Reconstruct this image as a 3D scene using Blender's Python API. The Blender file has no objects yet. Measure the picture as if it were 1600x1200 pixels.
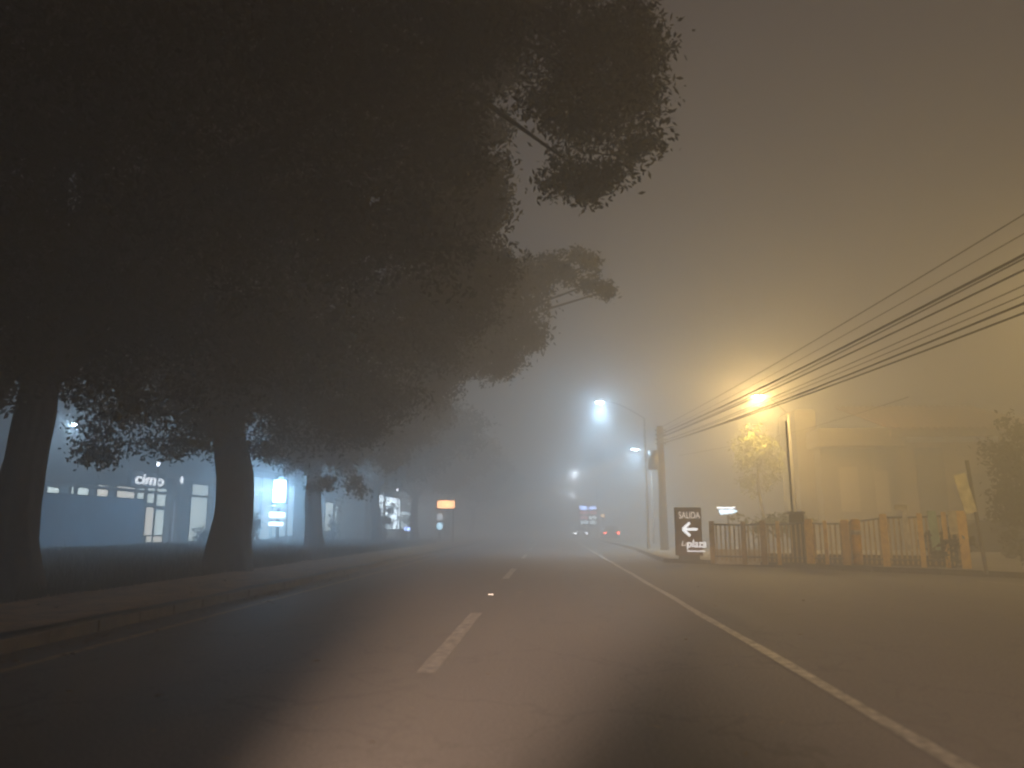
import bpy, math, random
import numpy as np
from mathutils import Vector, Matrix
random.seed(7); rng = np.random.default_rng(11)
R = math.radians
S = bpy.context.scene
# ---------------------------------------------------------------- camera
F = 1164.0; HY = 824.0; VX = 858.0; EYE = 1.35
phi = math.atan((HY-600)/F)
th = math.atan((VX-800)/F*math.cos(phi))
cam = bpy.data.objects.new('camera', bpy.data.cameras.new('camera'))
S.collection.objects.link(cam); S.camera = cam
cam.location = (0, 0, EYE); cam.rotation_euler = (math.pi/2+phi, 0, th)
cam.data.sensor_width = 36; cam.data.lens = 36*F/1600
cam.data.dof.use_dof = True; cam.data.dof.focus_distance = 24; cam.data.dof.aperture_fstop = 0.8
cam.data.clip_start = 0.05; cam.data.clip_end = 2000
MC = Matrix.Rotation(th, 3, 'Z') @ Matrix.Rotation(math.pi/2+phi, 3, 'X')
def ray(px, py): return MC @ Vector(((px-800)/F, -(py-600)/F, -1.0))
def P(px, py, Y):
    d = ray(px, py); return Vector((0, 0, EYE)) + d*(Y/d.y)
def G(px, py, z=0.0):
    d = ray(px, py); return Vector((0, 0, EYE)) + d*((z-EYE)/d.z)
def W(px, py, X):
    d = ray(px, py); return Vector((0, 0, EYE)) + d*(X/d.x)
# ---------------------------------------------------------------- world (night sky over a lit town)
wd = bpy.data.worlds.new('World'); S.world = wd; wd.use_nodes = True
nt = wd.node_tree; bg = nt.nodes['Background']
bg.inputs[0].default_value = (1.0, 0.81, 0.79, 1); bg.inputs[1].default_value = 0.072
# ---------------------------------------------------------------- render settings
S.view_settings.view_transform = 'Standard'; S.view_settings.look = 'None'
S.view_settings.exposure = 0.0; S.view_settings.gamma = 1
S.cycles.use_denoising = True
S.cycles.max_bounces = 6; S.cycles.diffuse_bounces = 2; S.cycles.glossy_bounces = 2
S.cycles.volume_bounces = 2; S.cycles.transparent_max_bounces = 8
S.cycles.sample_clamp_indirect = 3.0
S.cycles.filter_width = 2.2
S.cycles.use_light_tree = True
# ---------------------------------------------------------------- the camera car's own headlamps
def spot(name, loc, target, power, color, size, blend, radius=0.06):
    l = bpy.data.lights.new(name, 'SPOT'); l.energy = power; l.color = color
    l.spot_size = size; l.spot_blend = blend; l.shadow_soft_size = radius
    o = bpy.data.objects.new(name, l); S.collection.objects.link(o); o.location = loc
    o.rotation_euler = (Vector(target)-Vector(loc)).to_track_quat('-Z', 'Y').to_euler()
    return o
for hx, tx, tz, pw in ((-0.62, 0.3, .25, 36000), (0.95, 6.5, 1.1, 12500)):
    h = spot('headlamp_beam', (hx, 0.2, 0.52), (tx, 24, tz), pw, (1.0, .66, .46), R(12), 1.0, .1)
    h.scale = (2.7 if hx < 0 else 4.6, 0.5, 1.0)
# ---------------------------------------------------------------- materials
def mat(name, col, rough=0.8, noise=None, bump=0.0, emit=None, estr=0.0, metal=0.0, spec=0.5, col2=None):
    m = bpy.data.materials.new(name); m.use_nodes = True
    n = m.node_tree; b = n.nodes['Principled BSDF']
    b.inputs['Base Color'].default_value = (*col, 1); b.inputs['Roughness'].default_value = rough
    b.inputs['Metallic'].default_value = metal; b.inputs['Specular IOR Level'].default_value = spec
    if noise or bump:
        tc = n.nodes.new('ShaderNodeTexCoord'); nz = n.nodes.new('ShaderNodeTexNoise')
        nz.inputs['Scale'].default_value = noise or 5; nz.inputs['Detail'].default_value = 8
        n.links.new(tc.outputs['Object'], nz.inputs['Vector'])
        cr = n.nodes.new('ShaderNodeValToRGB')
        c2 = col2 or tuple(c*0.55 for c in col)
        cr.color_ramp.elements[0].position = 0.35; cr.color_ramp.elements[0].color = (*c2, 1)
        cr.color_ramp.elements[1].position = 0.65; cr.color_ramp.elements[1].color = (*col, 1)
        n.links.new(nz.outputs['Fac'], cr.inputs['Fac']); n.links.new(cr.outputs['Color'], b.inputs['Base Color'])
        if bump:
            bp = n.nodes.new('ShaderNodeBump'); bp.inputs['Strength'].default_value = bump; bp.inputs['Distance'].default_value = 0.02
            n.links.new(nz.outputs['Fac'], bp.inputs['Height']); n.links.new(bp.outputs['Normal'], b.inputs['Normal'])
    if emit:
        b.inputs['Emission Color'].default_value = (*emit, 1); b.inputs['Emission Strength'].default_value = estr
    return m
def asphalt(name, base):
    m = bpy.data.materials.new(name); m.use_nodes = True; n = m.node_tree; b = n.nodes['Principled BSDF']
    tc = n.nodes.new('ShaderNodeTexCoord')
    mp = n.nodes.new('ShaderNodeMapping'); mp.inputs['Scale'].default_value = (1.0, 0.12, 1)
    n.links.new(tc.outputs['Object'], mp.inputs['Vector'])
    big = n.nodes.new('ShaderNodeTexNoise'); big.inputs['Scale'].default_value = 0.9; big.inputs['Detail'].default_value = 5
    n.links.new(mp.outputs['Vector'], big.inputs['Vector'])
    fine = n.nodes.new('ShaderNodeTexNoise'); fine.inputs['Scale'].default_value = 60; fine.inputs['Detail'].default_value = 3
    n.links.new(tc.outputs['Object'], fine.inputs['Vector'])
    r1 = n.nodes.new('ShaderNodeValToRGB')
    r1.color_ramp.elements[0].position = .3; r1.color_ramp.elements[0].color = (*[c*.72 for c in base], 1)
    r1.color_ramp.elements[1].position = .7; r1.color_ramp.elements[1].color = (*[c*1.2 for c in base], 1)
    n.links.new(big.outputs['Fac'], r1.inputs['Fac'])
    mx = n.nodes.new('ShaderNodeMixRGB'); mx.blend_type = 'MULTIPLY'; mx.inputs[0].default_value = .5
    n.links.new(r1.outputs['Color'], mx.inputs[1]); n.links.new(fine.outputs['Fac'], mx.inputs[2])
    vo = n.nodes.new('ShaderNodeTexVoronoi'); vo.feature = 'DISTANCE_TO_EDGE'; vo.inputs['Scale'].default_value = .55
    wn = n.nodes.new('ShaderNodeTexNoise'); wn.inputs['Scale'].default_value = 1.6; wn.inputs['Detail'].default_value = 6
    n.links.new(tc.outputs['Object'], wn.inputs['Vector'])
    va = n.nodes.new('ShaderNodeVectorMath'); va.operation = 'MULTIPLY_ADD'; va.inputs[1].default_value = (1.6, 1.6, 0)
    n.links.new(wn.outputs['Color'], va.inputs[0]); n.links.new(tc.outputs['Object'], va.inputs[2]); n.links.new(va.outputs[0], vo.inputs['Vector'])
    ck = n.nodes.new('ShaderNodeMapRange'); ck.inputs['From Min'].default_value = .003; ck.inputs['From Max'].default_value = .018
    ck.inputs['To Min'].default_value = .45; ck.inputs['To Max'].default_value = 1
    n.links.new(vo.outputs['Distance'], ck.inputs['Value'])
    m2 = n.nodes.new('ShaderNodeMixRGB'); m2.blend_type = 'MULTIPLY'; m2.inputs[0].default_value = .8
    n.links.new(mx.outputs['Color'], m2.inputs[1]); n.links.new(ck.outputs['Result'], m2.inputs[2])
    ag = n.nodes.new('ShaderNodeTexNoise'); ag.inputs['Scale'].default_value = 34; ag.inputs['Detail'].default_value = 2
    n.links.new(tc.outputs['Object'], ag.inputs['Vector'])
    am = n.nodes.new('ShaderNodeMapRange'); am.inputs['From Min'].default_value = .35; am.inputs['From Max'].default_value = .65; am.inputs['To Min'].default_value = .62; am.inputs['To Max'].default_value = 1.35
    n.links.new(ag.outputs['Fac'], am.inputs['Value'])
    m3 = n.nodes.new('ShaderNodeMixRGB'); m3.blend_type = 'MULTIPLY'; m3.inputs[0].default_value = 1
    n.links.new(m2.outputs['Color'], m3.inputs[1]); n.links.new(am.outputs['Result'], m3.inputs[2])
    n.links.new(m3.outputs['Color'], b.inputs['Base Color'])
    r2 = n.nodes.new('ShaderNodeMapRange'); r2.inputs['To Min'].default_value = .62; r2.inputs['To Max'].default_value = .85; b.inputs['Specular IOR Level'].default_value = .3
    n.links.new(big.outputs['Fac'], r2.inputs['Value']); n.links.new(r2.outputs['Result'], b.inputs['Roughness'])
    bp = n.nodes.new('ShaderNodeBump'); bp.inputs['Strength'].default_value = .35; bp.inputs['Distance'].default_value = .01
    n.links.new(fine.outputs['Fac'], bp.inputs['Height']); n.links.new(bp.outputs['Normal'], b.inputs['Normal'])
    return m
def emis(name, col, s): return mat(name, tuple(min(1, c*.8) for c in col), .4, emit=col, estr=s)
M = dict(
    road=asphalt('damp_asphalt', (.15, .125, .11)), apron=asphalt('apron_asphalt', (.13, .115, .095)),
    earth=mat('dark_earth', (.05, .045, .035), .95, 1.2),
    dirt=mat('dirt_verge', (.42, .26, .11), .95, 3, .6), grassland=mat('grass_ground', (.035, .045, .02), .95, 2, .6),
    kerb=mat('kerb_concrete', (.17, .13, .085), .85, 6, .3), kerbd=mat('kerb_dirty', (.12, .10, .08), .9, 5, .3),
    pave=mat('pavement_concrete', (.26, .23, .18), .85, 3, .2),
    white=mat('worn_white_paint', (.72, .66, .56), .6, 9, .2, col2=(.24, .21, .18)),
    yellow=mat('worn_yellow_paint', (.42, .28, .09), .7, 9, 0, col2=(.16, .11, .05)),
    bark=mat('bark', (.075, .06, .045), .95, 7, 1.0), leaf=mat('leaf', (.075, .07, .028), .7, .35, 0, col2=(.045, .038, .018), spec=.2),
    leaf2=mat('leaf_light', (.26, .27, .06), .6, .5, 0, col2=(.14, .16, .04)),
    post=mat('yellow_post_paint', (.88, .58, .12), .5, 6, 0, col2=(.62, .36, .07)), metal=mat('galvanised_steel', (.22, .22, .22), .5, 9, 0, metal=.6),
    dark=mat('dark_steel', (.04, .04, .04), .5), wire=mat('black_cable', (.01, .01, .01), .6),
    concrete=mat('concrete_pole', (.22, .20, .17), .9, 4, .2),
    wood=mat('wooden_pole', (.10, .075, .05), .9, 4, .4),
    plaster=mat('cream_plaster', (.21, .165, .11), .9, .6, .1, col2=(.12, .095, .065)),
    tile=mat('clay_tile', (.30, .17, .10), .8, 3, .3), darkin=mat('painted_recess_shade', (.03, .025, .02), .7),
    bluewall=mat('blue_grey_paint', (.30, .34, .40), .8, .7, .1), whitewall=mat('white_paint', (.62, .64, .64), .7, .8, .1),
    signbrown=mat('brown_sign_panel', (.16, .07, .045), .45, 3), board=mat('pale_board', (.85, .78, .62), .7, 4, 0),
    green=mat('pale_green_board', (.42, .62, .45), .7, 4, 0), cream=mat('cream_board', (.66, .58, .38), .7, 4, 0),
    glass=mat('tinted_glass', (.02, .02, .03), .1), carpaint=mat('dark_car_paint', (.05, .05, .06), .25), carsilver=mat('silver_car_paint', (.35, .35, .36), .3, metal=.5),
    rubber=mat('tyre_rubber', (.02, .02, .02), .9), picket=mat('pale_picket_paint', (.60, .47, .24), .7, 5, 0, col2=(.42, .31, .14)), rust=mat('rusty_orange', (.50, .20, .05), .7, 5),
    e_white=emis('white_lamp', (.75, .92, 1.0), 120), e_sodium=emis('sodium_lamp', (1.0, .85, .45), 160),
    e_blue=emis('blue_white_sign', (.45, .78, 1.0), 40), e_panel=emis('white_sign_panel', (.75, .92, 1.0), 9),
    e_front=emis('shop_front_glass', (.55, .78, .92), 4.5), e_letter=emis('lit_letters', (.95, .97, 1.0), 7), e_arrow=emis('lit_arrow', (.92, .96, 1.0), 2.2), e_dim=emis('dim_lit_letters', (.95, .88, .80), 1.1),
    e_win=emis('lit_window', (.78, .90, .88), 4.0), e_win2=emis('warm_lit_window', (.95, .90, .78), 3.6), e_far=emis('far_lit_window', (.72, .88, 1.0), 16),
    e_orange=emis('orange_sign_light', (1.0, .52, .25), 9), e_red=emis('tail_light', (1.0, .08, .04), 40),
    e_head=emis('head_light', (.85, .9, 1.0), 30), e_bluep=emis('blue_totem_panel', (.35, .5, 1.0), 28), e_redp=emis('red_totem_panel', (1.0, .25, .3), 3), e_amber=emis('amber_light', (1.0, .5, .15), 14),
    e_stud=mat('stud_reflector', (.95, .9, .8), .2, emit=None),
)
# ---------------------------------------------------------------- helpers
def tag(o, label=None, cat=None, group=None, kind=None):
    if label: o['label'] = label
    if cat: o['category'] = cat
    if group: o['group'] = group
    if kind: o['kind'] = kind
    return o
def empty(name, loc, label, cat, group=None, rz=0):
    o = bpy.data.objects.new(name, None); S.collection.objects.link(o); o.location = loc; o.rotation_euler.z = rz
    o.empty_display_size = .2
    return tag(o, label, cat, group)
def link(name, me, m, parent=None):
    o = bpy.data.objects.new(name, me); S.collection.objects.link(o)
    if m: me.materials.append(m)
    if parent:
        o.parent = parent
        o.matrix_parent_inverse = Matrix.LocRotScale(parent.location, parent.rotation_euler, parent.scale).inverted() if not parent.parent else Matrix.Translation(-parent.get('_w', Vector((0,0,0)))) if False else root_inv(parent)
    return o
def root_inv(parent):
    return wm(parent).inverted()
def wm(o):
    b = Matrix.LocRotScale(o.location, o.rotation_euler, o.scale)
    return wm(o.parent) @ o.matrix_parent_inverse @ b if o.parent else b
class MB:
    def __init__(s): s.v = []; s.f = []
    def quad(s, a, b, c, d):
        n = len(s.v); s.v += [tuple(a), tuple(b), tuple(c), tuple(d)]; s.f.append((n, n+1, n+2, n+3)); return s
    def obox(s, c, ax, ay, az):
        c = Vector(c); n = len(s.v)
        for k in (-1, 1):
            for i, j in ((-1, -1), (1, -1), (1, 1), (-1, 1)):
                s.v.append(tuple(c+ax*i+ay*j+az*k))
        for q in ((3, 2, 1, 0), (4, 5, 6, 7), (0, 1, 5, 4), (1, 2, 6, 5), (2, 3, 7, 6), (3, 0, 4, 7)): s.f.append(tuple(n+i for i in q))
        return s
    def box(s, c, size, rz=0):
        ca, sa = math.cos(rz), math.sin(rz)
        return s.obox(c, Vector((ca, sa, 0))*size[0]/2, Vector((-sa, ca, 0))*size[1]/2, Vector((0, 0, size[2]/2)))
    def tube(s, pts, rad, seg=10, wob=0.0, cap=True):
        pts = [Vector(p) for p in pts]
        if not hasattr(rad, '__len__'): rad = [rad]*len(pts)
        rings = []; up = Vector((0, 0, 1))
        t0 = (pts[1]-pts[0]).normalized(); x = t0.cross(up)
        if x.length < .1: x = t0.cross(Vector((0, 1, 0)))
        x.normalize()
        for i, p in enumerate(pts):
            t = (pts[min(i+1, len(pts)-1)]-pts[max(i-1, 0)]).normalized()
            x = (x-t*x.dot(t)).normalized(); y = t.cross(x); n = len(s.v)
            for k in range(seg):
                a = 2*math.pi*k/seg; r = rad[i]*(1+wob*math.sin(3*a+i*.35)+wob*.6*math.sin(5*a-i*.2)+wob*.45*math.sin(13*a+i*.15)+wob*.3*math.sin(8*a+i*.9))
                s.v.append(tuple(p+x*math.cos(a)*r+y*math.sin(a)*r))
            rings.append(n)
        for a, b in zip(rings, rings[1:]):
            for k in range(seg): s.f.append((a+k, a+(k+1) % seg, b+(k+1) % seg, b+k))
        if cap:
            s.f.append(tuple(rings[0]+k for k in reversed(range(seg)))); s.f.append(tuple(rings[-1]+k for k in range(seg)))
        return s
    def prism(s, pts, z0, z1):
        n = len(s.v); k = len(pts)
        for z in (z0, z1):
            for p in pts: s.v.append((p[0], p[1], z))
        s.f.append(tuple(n+k+i for i in range(k))); s.f.append(tuple(n+i for i in reversed(range(k))))
        for i in range(k): s.f.append((n+i, n+(i+1) % k, n+k+(i+1) % k, n+k+i))
        return s
    def ell(s, c, r, seg=14, rows=8):
        n = len(s.v)
        for i in range(rows+1):
            a = math.pi*i/rows
            for k in range(seg):
                b = 2*math.pi*k/seg; s.v.append((c[0]+r[0]*math.sin(a)*math.cos(b), c[1]+r[1]*math.sin(a)*math.sin(b), c[2]+r[2]*math.cos(a)))
        for i in range(rows):
            for k in range(seg): s.f.append((n+i*seg+k, n+i*seg+(k+1) % seg, n+(i+1)*seg+(k+1) % seg, n+(i+1)*seg+k))
        return s
    def build(s, name, m, parent=None, smooth=False, bevel=0.0):
        me = bpy.data.meshes.new(name); me.from_pydata(s.v, [], s.f); me.update()
        if smooth: me.polygons.foreach_set('use_smooth', [True]*len(me.polygons))
        o = link(name, me, m, parent)
        if bevel:
            b = o.modifiers.new('bevel', 'BEVEL'); b.width = bevel; b.segments = 2
        return o
def ground_z(x):
    return 0.17 + 0.12*min(1, max(0, (-x-8)/8))
def lerp(a, b, t): return a+(b-a)*t
def copy_tree(o, parent=None):
    c = o.copy(); S.collection.objects.link(c)
    if parent: c.parent = parent
    for ch in list(o.children): copy_tree(ch, c)
    return c
def point(name, loc, power, color, parent, radius=.12, kind='POINT', size=R(160), aim=None):
    l = bpy.data.lights.new(name, kind); l.energy = power; l.color = color; l.shadow_soft_size = radius
    if kind == 'SPOT': l.spot_size = size; l.spot_blend = 1.0
    o = bpy.data.objects.new(name, l); S.collection.objects.link(o)
    o.location = loc
    if aim is not None: o.rotation_euler = Vector(aim).to_track_quat('-Z', 'Y').to_euler()
    o.parent = parent; o.matrix_parent_inverse = root_inv(parent)
    return o
def text(name, body, m, parent, c, width, height, nrm, shear=0.0, depth=.02, bold=0.0):
    cu = bpy.data.curves.new(name, 'FONT'); cu.body = body; cu.size = 1; cu.align_x = 'CENTER'; cu.align_y = 'CENTER'
    cu.shear = shear; cu.extrude = .02; cu.offset = bold
    o = bpy.data.objects.new(name, cu); S.collection.objects.link(o)
    bpy.context.view_layer.update()
    dg = bpy.context.evaluated_depsgraph_get(); me = bpy.data.meshes.new_from_object(o.evaluated_get(dg))
    bpy.data.objects.remove(o)
    co = np.empty(len(me.vertices)*3); me.vertices.foreach_get('co', co); co = co.reshape(-1, 3)
    mn, mxx = co.min(0), co.max(0)
    co[:, 0] = (co[:, 0]-(mn[0]+mxx[0])/2)*width/(mxx[0]-mn[0]); co[:, 1] = (co[:, 1]-(mn[1]+mxx[1])/2)*height/(mxx[1]-mn[1])
    co[:, 2] *= depth/.04
    nrm = Vector(nrm).normalized(); xx = Vector((0, 0, 1)).cross(nrm).normalized(); yy = nrm.cross(xx)
    A = np.array([xx, yy, nrm]); co = co @ A + np.array(c)
    me.vertices.foreach_set('co', co.ravel()); me.materials.clear(); me.update()
    return link(name, me, m, parent)
# ---------------------------------------------------------------- ground, road, kerbs, markings
MB().quad((-260, -60, -.03), (260, -60, -.03), (260, 420, -.03), (-260, 420, -.03)).build('ground', M['earth'])['kind'] = 'structure'
XL = -5.95                                   # left kerb
cor = G(1040, 879); kr = G(1600, 904)        # right kerb, where it turns off
far_r = kr + (kr-G(1300, 888))*2.2
MB().quad((XL, -20, 0), (60, -20, 0), (60, 400, 0), (XL, 400, 0)).build('road', M['road'])['kind'] = 'structure'
ap = MB(); n0 = [(2.62, -20), (45, -20), (far_r.x, far_r.y), (kr.x, kr.y), (cor.x, cor.y), (4.4, 46), (3.1, 60), (2.62, 60)]
ap.v = [(a, b, .004) for a, b in n0]; ap.f = [tuple(range(len(n0)))]
ap.build('road_apron', M['apron'])['kind'] = 'structure'
mk = MB()
for i in range(150): mk.box((XL-.09+rng.normal(0, .006), -19.5+i, .045+rng.normal(0, .004)), (.18, .975, .2))
mk.box((XL-.09, 265, .045), (.18, 268, .2))
o = mk.build('kerb', M['kerb'], bevel=.015); o['kind'] = 'structure'
# verge and grass as a gently rising sheet
def strip(name, m, xs, zf, y0=-20, y1=400, ny=80, jit=.02):
    b = MB(); ys = np.concatenate([np.linspace(y0, 60, ny), np.linspace(62, y1, 20)])
    for y in ys:
        for x in xs: b.v.append((x+rng.normal(0, jit), y, zf(x)+rng.normal(0, jit)*.6))
    k = len(xs)
    for i in range(len(ys)-1):
        for j in range(k-1): b.f.append((i*k+j, i*k+j+1, (i+1)*k+j+1, (i+1)*k+j))
    o = b.build(name, m, smooth=True); o['kind'] = 'structure'; return o
strip('verge', M['dirt'], np.linspace(-9.6, XL-.19, 9), lambda x: ground_z(x)-.005)
strip('lawn', M['grassland'], np.linspace(-26, -9.5, 14), lambda x: ground_z(x)+.02*(x < -9.6), jit=.03)
MB().box((-43, 180, .12), (34, 420, .3)).build('forecourt', M['pave'])['kind'] = 'structure'
# right pavement with its kerb
sw = [(cor.x, cor.y), (kr.x, kr.y), (far_r.x, far_r.y), (60, 30), (60, 300), (5.2, 300), (5.2, 46)]
MB().prism([(a, b) for a, b in sw], -.02, .13).build('pavement', M['pave'], bevel=.0)['kind'] = 'structure'
kb = MB()
def kerbline(pts):
    for a, b in zip(pts, pts[1:]):
        d = Vector(b)-Vector(a); L = d.length; n = max(1, int(L/1.0)); d.normalize(); rz = math.atan2(d.y, d.x)
        for i in range(n):
            c = Vector(a)+d*(L*(i+.5)/n); kb.box((c.x, c.y, .07), (L/n-.02, .18, .19), rz)
kerbline([(5.2, 300, 0), (5.2, 46, 0), tuple(cor), tuple(kr), tuple(far_r)])
kb.build('kerb', M['kerbd'])['kind'] = 'structure'
# lane markings: each stripe lies 4-8 mm up
XC = -1.18
def mark(name, pts, m, z=.009):
    b = MB(); b.v = [(p[0], p[1], z) for p in pts]; b.f = [tuple(range(len(pts)))]
    o = b.build(name, m); o['kind'] = 'structure'; return o
y = 7.35
while y < 120:
    d0 = MB(); x0 = XC-.085; n = 12
    for i in range(n+1):
        yy = y+5*i/n
        d0.v += [(x0+rng.normal(0, .004), yy, .009), (x0+.18+rng.normal(0, .004), yy, .009)]
    for i in range(n): d0.f.append((2*i, 2*i+1, 2*i+3, 2*i+2))
    d0.build('lane_dash', M['white'])['kind'] = 'structure'
    y += 13.05
e = MB(); ys = np.concatenate([np.arange(-10, 60, .5), np.arange(60, 300, 4)])
for yy in ys:
    w = .065+.006*math.sin(yy*1.7); xc = 2.36+.0032*max(0, yy-8)+.012*math.sin(yy*.9)
    e.v += [(xc-w, yy, .009), (xc+w, yy, .009)]
for i in range(len(ys)-1): e.f.append((2*i, 2*i+1, 2*i+3, 2*i+2))
e.build('edge_line', M['white'])['kind'] = 'structure'
mark('median_line', [(-5.28, -15), (-5.15, -15), (-5.15, 300), (-5.28, 300)], M['yellow'])
a = G(1530, 909); b_ = G(1640, 918); mark('bay_line', [(a.x, a.y-.1), (b_.x, b_.y-.1), (b_.x, b_.y+.1), (a.x, a.y+.1)], M['white'], .013)
g = G(767, 929.5)
st = empty('road_stud', (g.x, g.y, 0), 'small reflective stud between two white lane dashes', 'road stud')
MB().prism([(g.x-.06, g.y-.05), (g.x+.06, g.y-.05), (g.x+.05, g.y+.05), (g.x-.05, g.y+.05)], 0.001, .022).build('base', M['white'], st, bevel=.005)
MB().obox((g.x, g.y-.052, .014), Vector((.05, 0, 0)), Vector((0, .002, .001)), Vector((0, .003, .009))).build('reflector', emis('stud_glow', (1, .9, .8), 1.2), st)  # emission stands in for headlamp light thrown back by the reflector
# ---------------------------------------------------------------- trees
def leaves(lobes, dens, size, seed=0, spread=.42, shape=1.0):
    """leaf sized quads in clumps through each lobe: (centre, (rx,ry,rz), weight)"""
    r = np.random.default_rng(seed); out = []
    for c, rad, wt in lobes:
        rad = np.array(rad); vol = rad.prod()**(1/3)
        nc = max(4, int(wt*18*vol**1.9)); d = r.normal(size=(nc, 3)); d /= np.linalg.norm(d, axis=1)[:, None]
        cc = np.array(c)+d*rad*(r.random((nc, 1))**.42)
        per = max(6, int(dens)); p = np.repeat(cc, per, 0)+r.normal(0, spread*(.35+.22*vol**.6), (nc*per, 3))*np.array([1, 1, .75])
        out.append(p)
    p = np.concatenate(out); n = len(p)
    a = r.normal(size=(n, 3)); a /= np.linalg.norm(a, axis=1)[:, None]
    b = np.cross(a, r.normal(size=(n, 3))); b /= np.linalg.norm(b, axis=1)[:, None]
    s = size*(.6+.8*r.random((n, 1)))
    v = np.stack([p-a*s, p+b*s*.42, p+a*s, p-b*s*.42], 1).reshape(-1, 3)
    return v, n
def leafmesh(name, v, n, m, parent):
    me = bpy.data.meshes.new(name); me.vertices.add(n*4); me.vertices.foreach_set('co', v.ravel())
    me.loops.add(n*4); me.loops.foreach_set('vertex_index', np.arange(n*4, dtype=np.int32))
    me.polygons.add(n); me.polygons.foreach_set('loop_start', np.arange(n, dtype=np.int32)*4)
    me.update(calc_edges=True); me.validate()
    return link(name, me, m, parent)
def tree(name, base, r0, top, lobes, label, group, dens=34, size=.1, seed=1, lm='leaf', lean=(0, 0), limbs=True, spread=.42):
    base = Vector(base); t = empty(name, base, label, 'tree', group)
    pts = []; rad = []
    for i in range(25):
        f = i/24; z = base.z+(top-base.z)*f
        pts.append((base.x+lean[0]*f+.12*math.sin(f*5+seed), base.y+lean[1]*f+.1*math.cos(f*4+seed), z-.15*(i == 0)))
        rad.append(r0*(1+.28*math.exp(-f*9))*(1-.3*f))
    trunk = MB().tube(pts, rad, 48, .075).build('trunk', M['bark'], t, smooth=True)
    if limbs:
        lb = MB(); tp = Vector(pts[-1])
        for k, (c, rd, w) in enumerate(lobes[:14]):
            c = Vector(c); st_ = Vector(pts[-5]).lerp(tp, random.random())
            mid = st_.lerp(c, .5)+Vector((0, 0, .12*(c-st_).length))
            q = [st_, st_.lerp(mid, .5)+Vector((random.gauss(0, .1), random.gauss(0, .1), .1)), mid, mid.lerp(c, .5)+Vector((random.gauss(0, .15), 0, 0)), c]
            lb.tube(q, [r0*.42, r0*.3, r0*.2, r0*.12, .03], 7, .05)
        lb.build('limb', M['bark'], t, smooth=True)
    v, n = leaves(lobes, dens, size, seed, spread)
    leafmesh('crown', v, n, M[lm], t)
    return t
def L(px, py, Y, rpx, w=1.0, squash=.8, deep=1.0):
    c = P(px, py, Y); r = rpx/F*Y
    return (tuple(c), (r, r*deep, r*squash), w)
GT = 'big median trees along the left kerb'
tb = P(40, 824, 13); base1 = (tb.x, 13, ground_z(tb.x))
lob1 = [L(120, 60, 10, 260), L(430, 60, 10, 230), L(640, 90, 10.5, 170), L(90, 330, 12, 230), L(380, 330, 12, 220), L(600, 330, 12.5, 175, 1.2),
        L(40, 520, 13, 130), L(250, 520, 14, 160), L(430, 520, 15, 150), L(720, 40, 10, 110, 1.2), L(710, 220, 11, 80, 1.3),
        L(-120, 250, 11, 220), L(300, -250, 9, 320), L(650, -250, 9, 280, .8), L(-60, 560, 12, 110), L(10, 590, 12.6, 60, 1.2), L(60, 400, 14, 120, 1.4), L(40, 480, 14, 90, 1.4), L(180, 450, 15, 130, 1.4), ((-13, 4, 9), (6, 6, 2.5), .8), ((-12, -5, 9), (7, 6, 2.5), .6), ((-18, 12, 10), (6, 7, 3), .8), ((-17, 0, 8), (6, 7, 3.5), .8), ((-22, 9, 7.5), (5, 8, 3.5), .8), ((-16, -10, 8), (7, 6, 3.5), .6), L(60, 60, 13, 300), L(350, 150, 14, 300)]  # lobes given in world coordinates are out of view, added to block sky light
tree('tree', base1, .40, 4.6, lob1, 'nearest big tree, its thick trunk close to the left edge of the picture', GT, dens=130, size=.075, seed=3, lean=(-.3, .1))
# the bough that hangs out over the road belongs to the second trunk
t2 = P(368, 824, 21); base2 = (t2.x, 21, ground_z(t2.x))
lob2 = [L(430, 600, 20, 150), L(250, 610, 20, 120), L(600, 520, 19, 150, 1.2), L(700, 440, 18, 110, 1.3), L(690, 300, 16, 110, 1.2), L(560, 640, 21, 80),
        L(740, 320, 16, 60, 1.2), L(752, 190, 16, 44, 1.3), L(748, 270, 16, 50, 1.4), L(750, 350, 16, 46, 1.4), L(755, 110, 15, 60, 1.3), L(735, 410, 18, 60, 1.4), L(600, 120, 15, 220), L(380, 260, 18, 220), L(350, 440, 19, 200), L(300, 690, 21, 60, .5), L(400, 690, 21, 34, .5),
        L(180, 690, 20, 60, .22, .4), L(140, 715, 19, 28, .2, .3)]
tree('tree', base2, .56, 5.0, lob2, 'second big median tree, with a wide flaring trunk left of the blue sign', GT, dens=140, size=.075, seed=5, lean=(-.55, 0))
# roadside bough at upper middle (third tree reaches across at height)
lobB = [L(940, 130, 12.5, 90, 1.6), L(900, 210, 12.5, 55, 1.5), L(985, 100, 12.5, 60, 1.5), L(930, 60, 12, 110, 1.3), L(850, 40, 12, 100, 1.3), L(990, 60, 12, 66, 1.5), L(960, 180, 12, 75, 1.5), L(870, 160, 12, 66, 1.5), L(1000, 150, 12, 46, 1.5), L(905, 265, 12, 48, 1.5),
        L(1005, 215, 12, 34, 1.5), L(925, 300, 12, 26, 1.2), L(880, 285, 12, 26, 1.2), L(960, 270, 12, 22, 1.0), L(800, 60, 12, 80, 1.2), L(960, -110, 11.5, 130), L(780, -160, 11, 170), ((-7, 2, 9.5), (5, 5, 2), .8), ((-5, -6, 9.5), (5, 5, 2), .7)]  # overhead lobes in world coordinates are unseen, added to shade the near haze
t3 = P(490, 824, 38); base3 = (t3.x, 38, ground_z(t3.x))
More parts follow.
